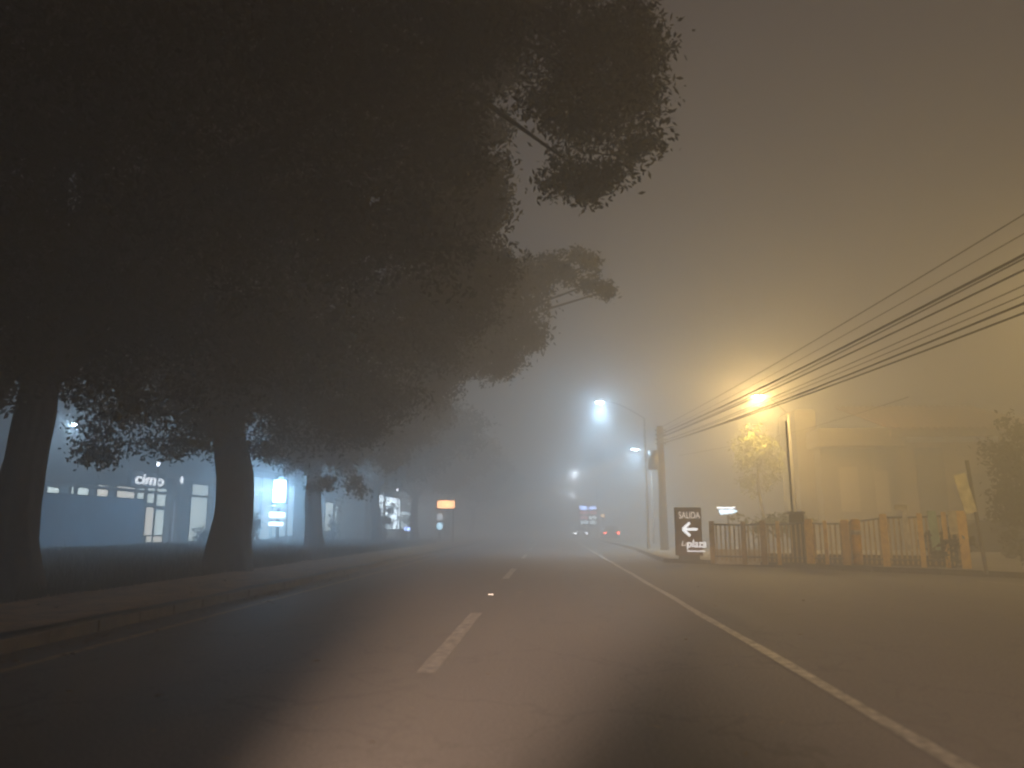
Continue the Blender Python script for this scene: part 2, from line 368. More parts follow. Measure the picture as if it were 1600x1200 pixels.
lob3 = [L(740, 520, 27, 95, 1.3), L(600, 690, 36, 60, 1), L(470, 690, 36, 60, 1.1), L(660, 650, 36, 55, 1), L(540, 700, 37, 50, 1), L(800, 500, 26, 60, 1.4), L(810, 445, 26, 48, 1.5), L(850, 425, 26, 34, 1.5), L(890, 430, 26, 20, 1.2), L(925, 412, 26, 13, .9), L(920, 445, 26, 18, 1.3), L(948, 455, 26, 8, .6), L(905, 400, 26, 8, .7),
        L(700, 570, 28, 70, 1.2), L(780, 560, 27, 38, 1.3), L(830, 530, 26, 26, 1.1), L(640, 600, 29, 70, 1.2), L(520, 640, 30, 90, 1.1), L(470, 700, 30, 50, .8), L(590, 660, 31, 45, .6), L(530, 720, 30, 26, .3, .5), L(505, 760, 29, 20, .25), L(560, 755, 30, 22, .25)]
tree('tree', base3, .44, 5.2, lob3, 'third median tree, reaching a leafy branch tip out over the carriageway', GT, dens=80, size=.10, seed=8)
tk = tree('tree', (-9.2, 6.5, ground_z(-9)), .5, 5.2, lobB, 'tree beside the camera whose ragged bough hangs over the lane at top', GT, dens=120, size=.062, seed=9, limbs=False, spread=.34)
lb = MB()
s0 = Vector((-9.2, 6.5, 5.1))
for tgt in ((870, 60), (960, 150), (905, 265), (800, 30), (985, 90)):
    c = P(*tgt, 12); mid = s0.lerp(c, .45)+Vector((0, 0, 3.2)); lb.tube([s0, s0.lerp(mid, .5)+Vector((0, 0, .6)), mid, mid.lerp(c, .5)+Vector((0, 0, .4)), c], [.2, .16, .12, .07, .015], 8, .05)
lb.build('limb', M['bark'], tk, smooth=True)
for i, (px, Y, r0, lab) in enumerate([(588, 50, .36, 'fourth median tree, thin trunk among lit shrubs'), (648, 66, .36, 'hazy median tree just left of the orange sign'), (700, 84, .36, 'hazy median tree just right of the orange sign'), (738, 108, .36, 'farthest median tree, nearly lost in the fog')]):
    t = P(px, 824, Y); s = F/Y
    lo = [L(px+40, HY-5.5*s, Y, 3.6*s, 1, .7), L(px-40, HY-6*s, Y-2, 4.0*s, 1, .7), L(px+2.6*s, HY-4.6*s, Y, 2.2*s, 1, .7), L(px, HY-8.5*s, Y, 4*s, 1, .7), L(px-3.5*s, HY-4*s, Y+1, 2.2*s, .9, .7), L(px+5.0*s, HY-6.6*s, Y, 2.6*s, 1, .7)]
    tree('tree', (t.x, Y, ground_z(t.x)), r0, 4.2, lo, lab, GT, dens=44, size=.15, seed=20+i)
# shrubs in front of the far shops
def shrub(px, Y, h, wpx, label, seed, w=1.0, lm='leaf', zb=.25, name='shrub', group=None, size=.09, dens=26):
    c = P(px, 824, Y); t = empty(name, (c.x, Y, zb), label, name, group); r = wpx/F*Y
    lobes = [((c.x+random.uniform(-.6, .6)*r, Y+random.uniform(-.4, .4)*r, zb+h*random.uniform(.25, .85)), (r*.5, r*.5, h*.28), w) for _ in range(7)]
    st = MB()
    for (cc, _, _) in lobes:
        st.tube([(c.x+random.uniform(-.1, .1), Y, zb-.05), ((c.x+cc[0])/2+random.uniform(-.1, .1), Y, zb+(cc[2]-zb)*.55), cc], [.04, .03, .012], 6)
    st.build('stem', M['bark'], t)
    v, n = leaves(lobes, dens, size, seed, .3); leafmesh('foliage', v, n, M[lm], t); return t
GS = 'shrubs in front of the shops on the left'
shrub(600, 58, 3.6, 22, 'open leafy shrub in front of the sparkling shop window', 41, .5, group=GS, dens=20, size=.12)
shrub(630, 62, 2.3, 18, 'low shrub right of the sparkling shop window, above the blue light', 42, .4, group=GS, dens=16)
shrub(521, 50, 3.4, 16, 'shrub at the left end of the pale fogged shop window', 43, .35, group=GS, dens=16)
shrub(395, 40, 2.6, 12, 'thin shrub under the blue sign, beside the flaring trunk', 44, .25, group=GS, dens=14)
shrub(318, 44, 1.1, 14, 'low bush at the foot of the lit shop entrance', 45, .5, group=GS, dens=16)
# grass tufts on the verge
gv = []; gf = []; ng = 60000
xs = -8.6-13*rng.random(ng)**1.6; ysg = 3+55*rng.random(ng)**1.5
h = .10+.34*rng.random(ng)**2; an = rng.random(ng)*6.28; w = .012+.010*rng.random(ng)
lx = rng.normal(0, .1, ng); ly = rng.normal(0, .1, ng)
z = np.array([ground_z(x) for x in xs])
v = np.stack([np.stack([xs-np.cos(an)*w, ysg-np.sin(an)*w, z-.01], 1), np.stack([xs+np.cos(an)*w, ysg+np.sin(an)*w, z-.01], 1), np.stack([xs+lx, ysg+ly, z+h], 1)], 1).reshape(-1, 3)
me = bpy.data.meshes.new('grass'); me.from_pydata(v.tolist(), [], np.arange(ng*3).reshape(-1, 3).tolist())
tag(link('grass', me, M['leaf']), 'dark grass growing under the median trees', 'grass', kind='stuff')
# fallen leaves in the gutter and on the lane
lv = MB()
for k in range(1500):
    near = rng.random() < .8
    x = (XL+.05+abs(rng.normal(0, .35))) if near else rng.uniform(-5.5, 9)
    if rng.random() < .25: x = XL-.3-rng.random()*2.4
    yv = 3+45*rng.random()**1.4; z = .006 if x > XL else ground_z(x)+.01
    a = rng.random()*6.28; w = .03+.03*rng.random(); ca, sa = math.cos(a), math.sin(a); t_ = rng.random()*.02
    lv.quad((x-ca*w, yv-sa*w, z+.002), (x+sa*w*.4, yv-ca*w*.4, z+t_+.002), (x+ca*w, yv+sa*w, z+.004), (x-sa*w*.4, yv+ca*w*.4, z+t_))
tag(lv.build('fallen_leaves', mat('dry_leaf', (.26, .17, .07), .8, 2)), 'dry leaves scattered along the left gutter', 'leaves', kind='stuff')
# ---------------------------------------------------------------- left: wall and shops
XW = -26.0
a, b_ = W(-60, 762, XW), W(226, 782, XW)
ztop = (a.z+b_.z)/2
wl = empty('boundary_wall', (XW, (a.y+b_.y)/2, .2), 'plain blue-grey wall between the two left tree trunks', 'wall')
MB().box((XW-.1, (a.y+b_.y)/2, (ztop+.2)/2), (.2, b_.y-a.y, ztop-.2)).build('wall_face', M['bluewall'], wl)
MB().box((XW-.1, (a.y+b_.y)/2, ztop+.04), (.3, b_.y-a.y+.1, .08)).build('coping', M['concrete'], wl)
gp = W(102, 840, XW+.3); MB().tube([(gp.x, gp.y, .2), (gp.x, gp.y, .85)], .03, 8).build('drain_pipe', M['whitewall'], wl)
XS = -30.0
def facade(x0, x1, y_top, y_base, label, X=XS, depth=9, wallm='whitewall'):
    A, B = W(x0, 824, X), W(x1, 824, X); zt = W(x0, y_top, X).z
    t = empty('shop_building', (X, (A.y+B.y)/2, .27), label, 'shop building')
    MB().box((X-depth/2, (A.y+B.y)/2, zt/2+.1), (depth, B.y-A.y, zt-.2)).build('wall', M[wallm], t)
    MB().box((X-depth/2+.25, (A.y+B.y)/2, zt+.1), (depth+.6, B.y-A.y+.5, .2)).build('roof', M['metal'], t)
    return t, A, B
def pane(t, x0, x1, y0, y1, m, X=XS, off=.06, name='window', frame=True):
    A, B = W(x0, y0, X), W(x1, y1, X); zc = (A.z+B.z)/2; yc = (A.y+B.y)/2; h = abs(A.z-B.z); w = abs(B.y-A.y)
    f = MB().box((X+off/2, yc, zc), (off, w, h)).build(name, M[m], t)
    if frame:
        fb = MB()
        for s in (-1, 1):
            fb.box((X+off, yc+s*w/2, zc), (.12, .1, h+.2)); fb.box((X+off, yc, zc+s*(h/2+.05)), (.12, w-.1, .1))
        fb.build('frame', M['metal'], f)
    return f
t, A, B = facade(-120, 328, 742, 858, 'long shop with white lit glass entrance behind the blue-grey wall')
for x0, x1, y0, y1, m in [(71, 90, 761, 771, 'e_win'), (109, 113, 761, 772, 'e_win'), (119, 136, 761, 774, 'e_win'), (150, 166, 758, 780, 'e_win2'), (181, 208, 760, 781, 'e_win2'), (2, 14, 762, 769, 'e_win'),
                       (213, 223, 763, 781, 'e_win'), (229, 239, 763, 786, 'e_win'), (244, 259, 763, 791, 'e_win'), (226, 236, 793, 836, 'e_win2'), (241, 257, 797, 836, 'e_win'), (294, 318, 756, 850, 'e_win'), (226, 257, 838, 853, 'e_win2')]:
    pane(t, x0, x1, y0, y1, m)
for px in (262, 275, 289):
    c = W(px, 824, XS+.5); MB().box((c.x, c.y, 2.6), (.5, .55, 5)).build('column', M['bluewall'], t)
c = W(284, 750, XS+.8); MB().ell(c, (.1, .18, .3)).build('lamp', M['e_letter'], t)
c = W(270, 824, XS+.8); MB().box((c.x, c.y, 1.8), (.06, .08, 3)).build('glowing_steel_line', emis('steel_line_glow', (.7, .8, 1), 1.5), t)  # no lamp: emission paints the bright steel line between the columns
s = empty('shop_sign', W(235, 750, XS+.5), 'white lit letters above the shop entrance, between the left trunks', 'sign')
c = W(235, 750, XS+.5); wy = W(257, 750, XS+.5).y-W(213, 750, XS+.5).y
MB().box((XS+.25, c.y, c.z), (.3, wy+.8, 1.1)).build('backing', M['bluewall'], s)
text('letters', 'cimo', M['e_letter'], s, c, wy, .75, (1, 0, 0), shear=.15, depth=.06)
# second shop and its big blue sign
t, A, B = facade(384, 482, 735, 850, 'pale fogged shop behind the bright blue sign', X=-25, depth=3, wallm='bluewall')
for x0, x1, y0, y1 in [(388, 403, 744, 846), (406, 422, 746, 842), (425, 446, 748, 838), (449, 470, 760, 836)]: pane(t, x0, x1, y0, y1, 'e_front', X=-25)
pane(t, 389, 412, 760, 767, 'e_panel', X=-24.8, frame=False)
c = P(437, 768, 46)
s = empty('totem_sign', (c.x, 46, .27), 'tall blazing blue-white sign box on a post left of centre', 'sign')
MB().tube([(c.x, 46, .2), (c.x, 46, c.z-1)], .12, 10).build('post', M['metal'], s)
MB().box((c.x, 46, c.z), (.75, .3, 1.35)).build('light_box', M['e_blue'], s, bevel=.08)
MB().box((c.x, 46.06, c.z), (.95, .25, 1.55)).build('frame', M['dark'], s)
MB().box((c.x-.05, 45.95, c.z-1.45), (1.0, .2, .38)).build('lower_panel', M['e_panel'], s, bevel=.08)
MB().box((c.x-.1, 45.95, c.z-2.0), (.9, .2, .22)).build('lower_panel', M['e_panel'], s, bevel=.05)
point('sign_light', (c.x, 45.5, c.z), 6000, (.30, .62, 1.0), s, .4)
t, A, B = facade(503, 566, 752, 835, 'dim fogged shop with pale glass front beyond the third tree', X=-19, depth=2.5)
for x0, x1, y0, y1, m in [(506, 517, 785, 829, 'e_win'), (521, 543, 792, 829, 'e_win'), (545, 560, 776, 829, 'e_far')]: pane(t, x0, x1, y0, y1, m, X=-19, off=.1)
t, A, B = facade(570, 650, 745, 835, 'shop with sparkling white lights seen through shrubs', X=-16, depth=2.5)
for x0, x1, y0, y1, m in [(584, 596, 768, 826, 'e_far'), (600, 622, 776, 826, 'e_far'), (625, 638, 800, 826, 'e_panel')]: pane(t, x0, x1, y0, y1, m, X=-16, off=.1)
c = P(636, 826, 64); s = empty('ground_light', (c.x, 64, .27), 'small blue-white floodlight low under the shrubs', 'light')
MB().box((c.x, 64, .5), (.1, .1, .45)).build('post', M['dark'], s); MB().ell((c.x, 63.9, c.z), (.28, .18, .2)).build('lens', M['e_bluep'], s)
c = P(697, 788, 58); s = empty('hanging_sign', (c.x, 58, .2), 'small orange lit sign board on a post in the fog', 'sign')
MB().box((c.x, 58, c.z), (1.35, .2, .58)).build('light_box', M['e_orange'], s, bevel=.06)
MB().box((c.x, 58.08, c.z), (1.5, .2, .72)).build('frame', M['dark'], s); MB().tube([(c.x+.55, 58.1, .2), (c.x+.55, 58.1, c.z-.3)], .06, 8).build('post', M['dark'], s)
point('sign_light', (c.x, 57.5, c.z), 90, (1, .5, .22), s, .3)
c = P(687, 822, 62); s = empty('bollard_light', (c.x, 62, .2), 'dim pale blue light below the orange sign', 'light')
MB().tube([(c.x, 62, .2), (c.x, 62, .95)], .12, 10).build('post', M['metal'], s); MB().ell((c.x, 62, c.z), (.26, .26, .3)).build('lens', emis('pale_blue_lens', (.5, .8, 1), 7), s)
MB().box((c.x, 62, c.z+.75), (.42, .2, .5)).build('panel', emis('pale_panel', (.8, .9, 1), 3), s)
for px, py, Y, lab in [(494, 719, 40, 'tiny white lamp high among the leaves of the third tree'), (622, 765, 66, 'tiny white lamp above the sparkling shop'), (247, 725, 50, 'tiny white lamp above the lit shop letters')]:
    c = P(px, py, Y); s = empty('small_lamp', (c.x, Y, .27), lab, 'lamp', 'small white lamps seen through the trees')
    MB().tube([(c.x, Y+.1, .2), (c.x, Y+.1, c.z+.1)], .05, 8).build('post', M['metal'], s); MB().ell(c, (.1, .1, .14)).build('lens', M['e_head'], s)
# ---------------------------------------------------------------- street lamps
def street_lamp(px, py, Y, side, arm, power, col, label, em, hs=1.0, group='street lamps on tall poles', down=False):
    c = P(px, py, Y); xp = c.x+side*arm; h = c.z
    t = empty('street_lamp', (xp, Y, .1), label, 'street lamp', group)
    MB().tube([(xp, Y, .1), (xp, Y, .9), (xp, Y, h-1.0)], [.1, .08, .05], 10).build('pole', M['concrete'], t, smooth=True)
    q = [(xp+(c.x-xp)*f, Y, h-1.0+1.08*math.sin(f*math.pi/2)) for f in (0, .15, .35, .6, .85, 1)]
    MB().tube(q, .026, 8).build('arm', M['metal'], t, smooth=True)
    MB().ell((c.x, Y, h+.06), (.28*hs, .15*hs, .08)).build('head', M['metal'], t, smooth=True)
    MB().ell((c.x, Y, h-.03), (.20*hs, .12*hs, .06)).build('lens', M[em], t, smooth=True)
    if down:
        point('bulb', (c.x, Y, h-.16), power*2.4, col, t, .1, 'SPOT', R(120), (0, -.15, -1)); point('bulb', (c.x, Y, h-.16), power*.75, col, t, .1)
    else: point('bulb', (c.x, Y, h-.16), power, col, t, .1, 'POINT')
    return t
BW = (.48, .74, 1.0)
street_lamp(937, 628, 44, 1, 2.6, 3200, BW, 'white street lamp glowing highest over the middle of the road', 'e_white', 1.2, down=True)
street_lamp(992, 702, 58, 1, 1.2, 2600, BW, 'white street lamp just left of the utility pole', 'e_white', 1.3, down=True)
street_lamp(898, 738, 92, 1, 2.6, 6500, (.75, .86, 1.0), 'small distant white street lamp, upper of the two farthest', 'e_white')
street_lamp(895, 772, 130, 1, 2.6, 9000, (.85, .88, .95), 'smallest white street lamp, lowest over the road', 'e_white', 1.3)
street_lamp(116, 662, 42, -1, 1.6, 1400, BW, 'white street lamp seen just right of the leftmost trunk', 'e_white', 1.2)
street_lamp(1183, 618, 38, 1, 1.5, 6800, (1.0, .65, .22), 'yellow sodium street lamp above the fence', 'e_sodium', 1.4)
street_lamp(1760, 470, 17, 1, 1.2, 1000, (1.0, .66, .2), 'nearest sodium street lamp, just beyond the right edge of the picture', 'e_sodium')
# ---------------------------------------------------------------- utility pole and wires
pb = G(1037, 872); pb.y = max(pb.y, 30); pb = P(1037, 824, 42)
t = empty('utility_pole', (pb.x, 42, .13), 'tall utility pole with a transformer beside the exit sign', 'utility pole')
MB().tube([(pb.x, 42, .1), (pb.x, 42, 6.95)], [.24, .17], 12).build('pole', M['wood'], t, smooth=True)
c = P(1021, 718, 42); MB().tube([(c.x, 42, c.z-.55), (c.x, 42, c.z+.5)], .3, 14).build('transformer', M['metal'], t, smooth=True)
for z0 in (6.7, 6.45, 6.2, 5.95):
    MB().tube([(pb.x-.3, 41.9, z0), (pb.x+.3, 41.9, z0)], .04, 8).build('bracket', M['metal'], t)
wires = [(-.2, 6.75, 335, .012, 'thinnest power line, topmost at the right edge'), (.2, 6.7, 365, .009, 'faint thin line second from the top at the right edge'), (-.2, 6.4, 398, .028, 'thick black cable, third from the top at the right edge'),
         (.2, 6.38, 404, .016, 'line running close under the thick cable'), (-.25, 6.2, 422, .020, 'black cable in the middle of the bundle at the right edge'), (.25, 6.15, 446, .011, 'thin line under the middle cable of the bundle'),
         (.2, 6.0, 474, .022, 'black cable second from the bottom of the bundle'), (-.2, 5.9, 489, .020, 'lowest black cable of the bundle'), (.0, 6.05, 461, .010, 'thin line between the two lowest cables')]
for dx, z0, py, r, lab in wires:
    A0 = Vector((pb.x+dx, 41.9, z0)); N = P(1600, py, 13); Ln = 41.9-13; D = (N-A0)/Ln
    pts = []
    for i in range(47):
        f = i*1.12; p = A0+D*f; u = f/52
        p.z += -4*.4*u*(1-u)+4*.4*(Ln/52)*(1-Ln/52)*f/Ln
        pts.append(p)
    o = MB().tube(pts, r, 6).build('power_line', M['wire'], smooth=True); tag(o, lab, 'cable', 'cables running from the utility pole to the upper right')
pts = [P(lerp(1060, 1420, i/20), 712-92*(i/20)+9*math.sin(math.pi*i/20), lerp(42, 24, i/20)) for i in range(21)]
tag(MB().tube(pts, .008, 6).build('power_line', M['wire']), 'single slack wire passing below the yellow lamp', 'cable', 'cables running from the utility pole to the upper right')
c = P(1228, 658, 29.5)
tag(MB().tube([(c.x, 29.5, .1), (c.x, 29.5, c.z)], [.055, .045], 10).build('mast', M['dark'], smooth=True), 'slim bare dark mast standing under the yellow lamp', 'mast')
# ---------------------------------------------------------------- exit sign
SY = 28.5
c0, c1 = P(1053, 793, SY), P(1098, 868, SY); cx = (c0.x+c1.x)/2; wv = c1.x-c0.x; zt, zb = c0.z, c1.z
s = empty('exit_sign', (cx, SY, .13), 'brown exit sign with a white left arrow at the pavement corner', 'sign')
MB().box((cx, SY, (zt+zb)/2), (wv, .16, zt-zb)).build('panel', M['signbrown'], s, bevel=.02)
MB().box((cx, SY+.02, .13+(zb-.13)/2), (wv*.75, .22, zb-.13)).build('plinth', M['kerbd'], s)
def sx(px): return P(px, 824, SY).x
def sz(py): return P(1075, py, SY).z
text('upper_lettering', 'SALIDA', M['e_dim'], s, (sx(1077), SY-.11, sz(805)), sx(1094)-sx(1061), .24, (0, -1, 0))
ar = MB(); ax, az = sx(1066), sz(827); ex = sx(1089)
yy = SY-.11
ar.obox(((ax+ex)/2+.05, yy, az), Vector(((ex-ax)/2-.05, 0, 0)), Vector((0, .02, 0)), Vector((0, 0, .045)))
for sg in (-1, 1):
    d = Vector((.13, 0, sg*.12)); nn = Vector((-.12*sg, 0, .13)).normalized()*.05
    ar.obox((ax+.13, yy-.004*sg-.002, az+sg*.12), d, Vector((0, .02, 0)), nn)
ar.build('arrow', M['e_arrow'], s, bevel=.02)
text('lower_lettering', 'La', M['e_dim'], s, (sx(1068), SY-.11, sz(849)), .26, .17, (0, -1, 0), shear=.3)
text('lower_lettering', 'plaza', M['e_arrow'], s, (sx(1086), SY-.11, sz(851)), sx(1101)-sx(1071), .36, (0, -1, 0), shear=.2)
MB().box((sx(1085), SY-.11, sz(861)), (sx(1098)-sx(1071), .03, .03)).build('underline', M['e_arrow'], s)
# pointed white light box behind the fence
c = P(1138, 800, 36); s = empty('light_box_sign', (c.x, 36, .13), 'pointed blue-white light box above the fence, right of the exit sign', 'sign')
q = [(-.42, .11), (.2, .12), (.44, .04), (.25, -.05), (-.36, -.12)]
lbx = MB(); n = len(q)
for dy in (-.1, .1): lbx.v += [(c.x+a, 36+dy, c.z+b) for a, b in q]
lbx.f = [tuple(range(n)), tuple(reversed(range(n, 2*n)))]+[(i, n+i, n+(i+1) % n, (i+1) % n) for i in range(n)]
lbx.build('light_box', emis('blue_white_box', (.6, .82, 1), 5), s); MB().tube([(c.x, 36.1, .1), (c.x, 36.1, c.z-.13)], .05, 8).build('post', M['metal'], s)
MB().box((c.x-.1, 36, c.z+.2), (.8, .26, .04)).build('cap', M['e_letter'], s)
# ---------------------------------------------------------------- fence on the right
FA, FB = G(1112, 879, .13), G(1504, 888, .13)
fd = (FB-FA).normalized(); rz = math.atan2(fd.y, fd.x)
def fpt(px):
    d = ray(px, 824); n = Vector((-fd.y, fd.x, 0)); k = (FA-Vector((0, 0, EYE))).dot(n)/d.dot(n)
    p = Vector((0, 0, EYE))+d*k; return Vector((p.x, p.y, .13))
def ftop(px, py):
    p = fpt(px); return P(px, py, p.y).z
fn = empty('fence', FA, 'yellow-posted fence with slim pickets along the pavement', 'fence')
posts = [(1112, 814, .16), (1161, 815, .15), (1192, 813, .19), (1215, 814, .12), (1264, 811, .24), (1289, 813, .12), (1320, 812, .24), (1381, 803, .21), (1438, 802, .15), (1476, 800, .14), (1504, 798, .25)]
for px, py, w_ in posts:
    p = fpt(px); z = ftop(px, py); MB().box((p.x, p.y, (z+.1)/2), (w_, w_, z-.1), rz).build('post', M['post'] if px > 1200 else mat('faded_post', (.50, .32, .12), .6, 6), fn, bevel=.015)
for (a, ya, _), (b, yb, _) in zip(posts, posts[1:]):
    pa, pb_ = fpt(a), fpt(b); za, zb_ = ftop(a, ya)-.12, ftop(b, yb)-.12; L_ = (pb_-pa).length
    MB().tube([Vector((pa.x, pa.y, za)), Vector((pb_.x, pb_.y, zb_))], .03, 8).build('rail', M['metal'], fn); MB().tube([Vector((pa.x, pa.y, .35)), Vector((pb_.x, pb_.y, .35))], .03, 8).build('rail', M['metal'], fn)
    ms = MB(); n = max(2, int(L_/.14))
    for i in range(1, n):
        f = i/n; p = pa.lerp(pb_, f); zt_ = za+(zb_-za)*f+.03*math.sin(i*2.3)
        ms.box((p.x, p.y, (.2+zt_)/2), (.055, .02, zt_-.2), rz)
    if ms.v: ms.build('picket_panel', M['picket'], fn)
back = Vector((-fd.y, fd.x, 0))
def boardobj(name, px0, px1, y0, y1, m, label, cat, off=.6, lean=0.0, th_=.04, group=None, tilt=0.0):
    pc = (px0+px1)/2; p = fpt(pc)+back*off; Yd = p.y; A = P(px0, y0, Yd); B = P(px1, y1, Yd); wv_ = abs(B.x-A.x); h = A.z-B.z
    c = Vector(((A.x+B.x)/2, Yd, (A.z+B.z)/2)); up = Vector((lean, 0, 1)).normalized(); xx = Vector((math.cos(rz), math.sin(rz), 0)); 
    o = MB().obox(c, xx*wv_/2, back*th_/2, up*h/2).build(name, m, bevel=.012); return tag(o, label, cat, group)
t = empty('gate_pillar', fpt(1243)+back*.3, 'dark square pillar between yellow fence posts', 'pillar')
p = fpt(1243)+back*.3; z = ftop(1243, 803); MB().box((p.x, p.y, (z+.1)/2), (.42, .42, z-.1), rz).build('shaft', mat('olive_pillar', (.14, .11, .05), .8, 4), t, bevel=.02); MB().box((p.x, p.y, z+.04), (.52, .52, .08), rz).build('cap', M['concrete'], t)
t = empty('barrier_post', fpt(1338)-back*.3, 'thick orange barrier post in front of the fence', 'barrier post')
p = fpt(1338)-back*.3; z = ftop(1338, 811); MB().tube([(p.x, p.y, .13), (p.x, p.y, z-.05), (p.x, p.y, z)], [.15, .15, .09], 14).build('shaft', mat('bright_orange_paint', (.85, .46, .04), .5, 6), t, smooth=True)
MB().tube([(p.x, p.y, .13), (p.x, p.y, .19)], .2, 14).build('base', M['kerbd'], t); MB().tube([(p.x, p.y, z-.5), (p.x, p.y, z-.35)], .155, 14, cap=False).build('band', M['white'], t)
boardobj('board', 1410, 1424, 797, 862, M['board'], 'narrow pale board hung on the fence under the small pale box', 'board', lean=-.04, off=-.2, group='boards hung on the fence')
boardobj('board', 1450, 1469, 798, 860, M['green'], 'pale green board hung on the fence', 'board', lean=-.04, off=-.2, group='boards hung on the fence')
boardobj('board', 1481, 1497, 798, 835, M['cream'], 'short cream board hung on the fence next to its last post', 'board', off=-.2, group='boards hung on the fence')
boardobj('box', 1398, 1418, 789, 797, M['board'], 'small pale box fixed on the fence rail above the narrow pale board', 'box', off=-.02, th_=.3)
boardobj('low_wall', 1116, 1188, 858, 882, M['board'], 'low pale wall behind the first fence posts', 'wall', off=.5, th_=.2)
boardobj('low_wall', 1200, 1470, 866, 886, M['kerb'], 'long low concrete wall at the foot of the fence', 'wall', off=.9, th_=.2)
# tilted white banner
c = P(1508, 771, 21); t = empty('banner', (c.x+.2, 21, .13), 'tilted narrow white banner on a pole above the last fence post', 'banner')
up = Vector((-.2, 0, 1)).normalized(); xx = Vector((.9, 0, .2)).normalized()
MB().obox(c, xx*.16, Vector((0, .012, 0)), up*.53).build('cloth', M['board'], t)
MB().tube([(c.x+.35, 21.05, .13), (c.x+.17, 21.05, c.z+.9)], .05, 8).build('pole', M['concrete'], t)
MB().tube([(c.x-.1, 21.03, c.z+.5), (c.x+.2, 21.03, c.z+.55)], .02, 6).build('bracket', M['metal'], t)
# parked car behind the right end of the fence
def car(x, y, z, rz, label, paint, rear=None, front=None, group=None, name='parked_car', Lc=4.3):
    t = empty(name, (x, y, z), label, 'car', group); ca, sa = math.cos(rz), math.sin(rz)
    def T(u, v, w): return (x+ca*u-sa*v, y+sa*u+ca*v, z+w)      # u across, v along (front +)
    b = MB(); prof = [(-2.1, .35), (-2.15, .75), (-2.05, .98), (-1.7, 1.02), (.9, 1.0), (1.9, .86), (2.1, .6), (2.08, .3), (-2.0, .28)]
    k = len(prof)
    for u in (-.88, .88): b.v += [T(u*(.93 if w > .95 else 1), v, w) for v, w in prof]
    b.f = [tuple(range(k)), tuple(reversed(range(k, 2*k)))]+[(i, k+i, k+(i+1) % k, (i+1) % k) for i in range(k)]
    b.build('body', M[paint], t, bevel=.04)
    c = MB(); pc = [(-1.95, .99), (-1.35, 1.42), (-.2, 1.46), (.35, 1.4), (1.1, .99)]; k = 5
    for u in (-.72, .72): c.v += [T(u*(.86 if w > 1.2 else 1.08), v, w) for v, w in pc]
    c.f = [tuple(range(k)), tuple(reversed(range(k, 2*k)))]+[(i, k+i, k+(i+1) % k, (i+1) % k) for i in range(k)]
    c.build('cabin', M['glass'], t, bevel=.03)
    r = MB(); r.obox(T(0, -.5, 1.47), Vector((ca, sa, 0))*.6, Vector((-sa, ca, 0))*.75, Vector((0, 0, .02))); r.build('roof', M[paint], t, bevel=.015)
    for u in (-.8, .8):
        for v in (-1.3, 1.35):
            w1 = MB().tube([T(u-.1, v, .32), T(u+.1, v, .32)], .32, 18).build('wheel', M['rubber'], t)
            MB().tube([T(u+math.copysign(.1, u), v, .32), T(u+math.copysign(.115, u), v, .32)], .19, 14).build('rim', M['metal'], w1)
    for u in (-.68, .68):
        MB().obox(T(u, -2.14, .8), Vector((ca, sa, 0))*.15, Vector((-sa, ca, 0))*.02, Vector((0, 0, .07))).build('tail_light', M[rear] if rear else M['rust'], t)
        MB().obox(T(u, 2.09, .66), Vector((ca, sa, 0))*.17, Vector((-sa, ca, 0))*.02, Vector((0, 0, .07))).build('headlight', M[front] if front else M['glass'], t)
    return t
c = G(1545, 876, .13); car(c.x+.6, c.y+1.5, .13, R(80), 'dark car parked behind the right end of the fence', 'carpaint')
c = P(953, 824, 80); car(c.x, 80, .0, 0, 'car ahead in the fog showing one bright red tail light', 'carpaint', rear='e_red', name='car')
c = P(906, 824, 92); car(c.x, 92, .0, math.pi, 'oncoming-facing car in the fog with white headlights', 'carsilver', front='e_head', name='car')
# fogged totem far down the road
c0, c1 = P(905, 790, 96), P(935, 822, 96); cx = (c0.x+c1.x)/2; wv = c1.x-c0.x
t = empty('totem_sign', (cx, 96, .1), 'distant blue and red lit totem sign at the end of the road', 'sign')
MB().box((cx, 96.2, (c0.z+c1.z)/2), (wv+.3, .3, c0.z-c1.z+.2)).build('frame', M['dark'], t); MB().tube([(cx, 96.2, .1), (cx, 96.2, c1.z)], .15, 8).build('post', M['metal'], t)
H = c0.z-c1.z
MB().box((cx-wv*.27, 96, c0.z-.3), (wv*.38, .12, .5)).build('blue_panel', M['e_bluep'], t); MB().box((cx+wv*.25, 96, c0.z-.3), (wv*.42, .12, .4)).build('blue_panel', M['e_bluep'], t)
for i in range(3):
    MB().box((cx-wv*.25, 96, c0.z-.9-.6*i), (wv*.4, .12, .32)).build('price_panel', M['e_redp'] if i < 2 else M['e_panel'], t); MB().box((cx+wv*.25, 96, c0.z-.9-.6*i), (wv*.42, .12, .32)).build('price_panel', M['e_redp'] if i == 0 else M['e_panel'], t)
c = P(942, 806, 88); t = empty('beacon', (c.x, 88, .1), 'faint amber light right of the distant totem sign', 'light'); MB().tube([(c.x, 88.1, .1), (c.x, 88.1, c.z)], .06, 8).build('post', M['metal'], t); MB().ell(c, (.22, .15, .14)).build('lens', M['e_amber'], t)
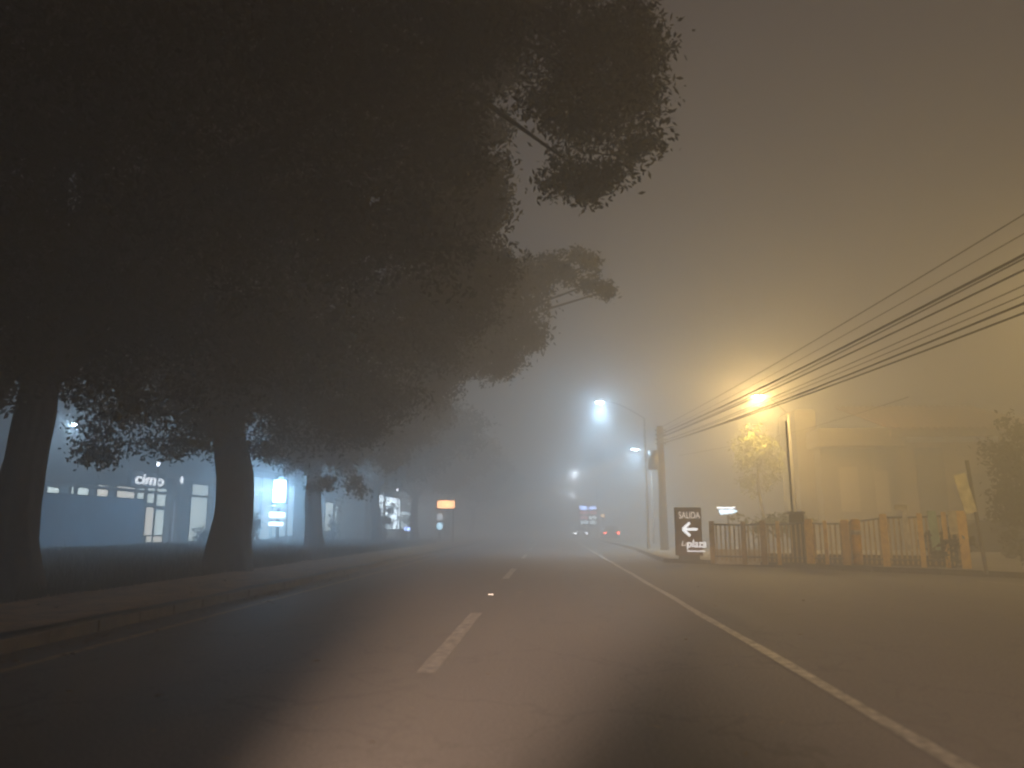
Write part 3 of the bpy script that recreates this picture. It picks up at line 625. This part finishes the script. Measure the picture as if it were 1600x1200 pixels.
# ---------------------------------------------------------------- building behind the fence
BY = 42.0
t = empty('house', (13, BY, .13), 'murky brown house with tiled roof and deep dark porch behind the fence', 'house')
x0, x1 = P(1290, 824, BY).x, P(1412, 824, BY).x; zt = P(1350, 672, BY).z; z2 = P(1350, 700, BY).z
MB().box(((x0+x1)/2, BY+3, z2/2), (x1-x0, 6, z2)).build('wall', M['plaster'], t)
MB().box(((x0+x1)/2-.1, BY+2.6, (zt+z2)/2), (x1-x0+.5, 7.2, zt-z2)).build('flat_roof', M['kerb'], t, bevel=.05)
xc0, xc1 = P(1254, 824, BY+1).x, P(1288, 824, BY+1).x; zc = P(1270, 640, BY+1).z
MB().box(((xc0+xc1)/2, BY+2.5, zc/2), (xc1-xc0, 3, zc)).build('tower', M['plaster'], t, bevel=.03)
x2, x3 = P(1412, 824, BY-3).x, P(1640, 824, BY-3).x; ze = P(1500, 676, BY-3).z
MB().box(((x2+x3)/2, BY+3, ze/2), (x3-x2, 6, ze-.3)).build('wall', mat('ochre_plaster', (.30, .22, .13), .9, .8), t)  # ochre plaster with random darker mottling
fas = MB().box(((x2+x3)/2, BY-3.2, ze), (x3-x2+.6, .25, .42)).build('fascia', M['plaster'], t, bevel=.02)
rf = MB(); xr0, xr1 = x2-.4, x3+.4; zr = ze+2.4; nr = 60
for i in range(nr):
    for j in range(2): pass
nn = 90
for j, (yy, zz) in enumerate([(BY-3.5, ze+.22), (BY+3.5, zr)]):
    for i in range(nn+1):
        rf.v.append((xr0+(xr1-xr0)*i/nn, yy, zz+.07*math.sin(i*math.pi*.5)))
for i in range(nn): rf.f.append((i, i+1, nn+1+i+1, nn+1+i))
r_ = rf.build('roof', M['tile'], t); sm = r_.modifiers.new('thick', 'SOLIDIFY'); sm.thickness = .12
for px in (1585,):
    c = P(px, 824, BY-3); MB().box((c.x, BY-3.1, ze/2), (.4, .4, ze-.3)).build('porch_column', M['plaster'], t, bevel=.02)
for px0, px1, py0, py1 in ((1310, 1345, 730, 800), (1365, 1392, 735, 800)):
    A, B = P(px0, py0, BY), P(px1, py1, BY)
    wn = MB().box(((A.x+B.x)/2, BY-.02, (A.z+B.z)/2), (B.x-A.x, .06, A.z-B.z)).build('window', mat('curtained_glass', (.36, .29, .2), .4), t)
    MB().box(((A.x+B.x)/2, BY-.07, B.z-.04), (B.x-A.x+.2, .14, .08)).build('sill', M['kerb'], wn)
for px0, px1, py0, py1 in ((1428, 1488, 700, 850), (1510, 1560, 740, 850)):
    A, B = P(px0, py0, BY), P(px1, py1, BY)
    MB().box(((A.x+B.x)/2, BY-.03, (A.z+B.z)/2), (B.x-A.x, .08, A.z-B.z)).build('recess_shade', M['darkin'], t)  # thin dark sheet on the wall, painting in the shade of the porch recess
# lit tree and right hand hedge
c = P(1188, 705, 40)
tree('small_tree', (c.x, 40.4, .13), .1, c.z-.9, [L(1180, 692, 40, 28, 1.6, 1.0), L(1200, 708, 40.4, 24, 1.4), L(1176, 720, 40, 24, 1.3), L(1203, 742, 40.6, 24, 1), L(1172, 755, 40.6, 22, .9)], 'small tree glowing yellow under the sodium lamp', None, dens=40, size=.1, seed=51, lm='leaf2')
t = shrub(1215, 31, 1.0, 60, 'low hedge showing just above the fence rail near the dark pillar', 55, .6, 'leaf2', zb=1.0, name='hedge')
t = shrub(1622, 25, 5.2, 66, 'tall dark bush filling the right edge behind the banner', 56, 1.6, 'leaf', zb=.1, name='bush', dens=40)
t = shrub(1480, 24.2, .0001+1.1, 26, 'low dark bush behind the fence beside the last post', 57, 1.4, 'leaf', zb=.1, name='bush', dens=34)
# ---------------------------------------------------------------- haze
hz = MB().box((0, 165, 9.0), (230, 380, 20.2)).build('haze', None); hz['kind'] = 'stuff'
m = bpy.data.materials.new('haze'); m.use_nodes = True; n = m.node_tree; n.nodes.remove(n.nodes['Principled BSDF'])
pv = n.nodes.new('ShaderNodeVolumePrincipled'); pv.inputs['Density'].default_value = .038; pv.inputs['Color'].default_value = (.89, .89, .89, 1); pv.inputs['Anisotropy'].default_value = .45
n.links.new(pv.outputs['Volume'], n.nodes['Material Output'].inputs['Volume']); hz.data.materials.append(m)
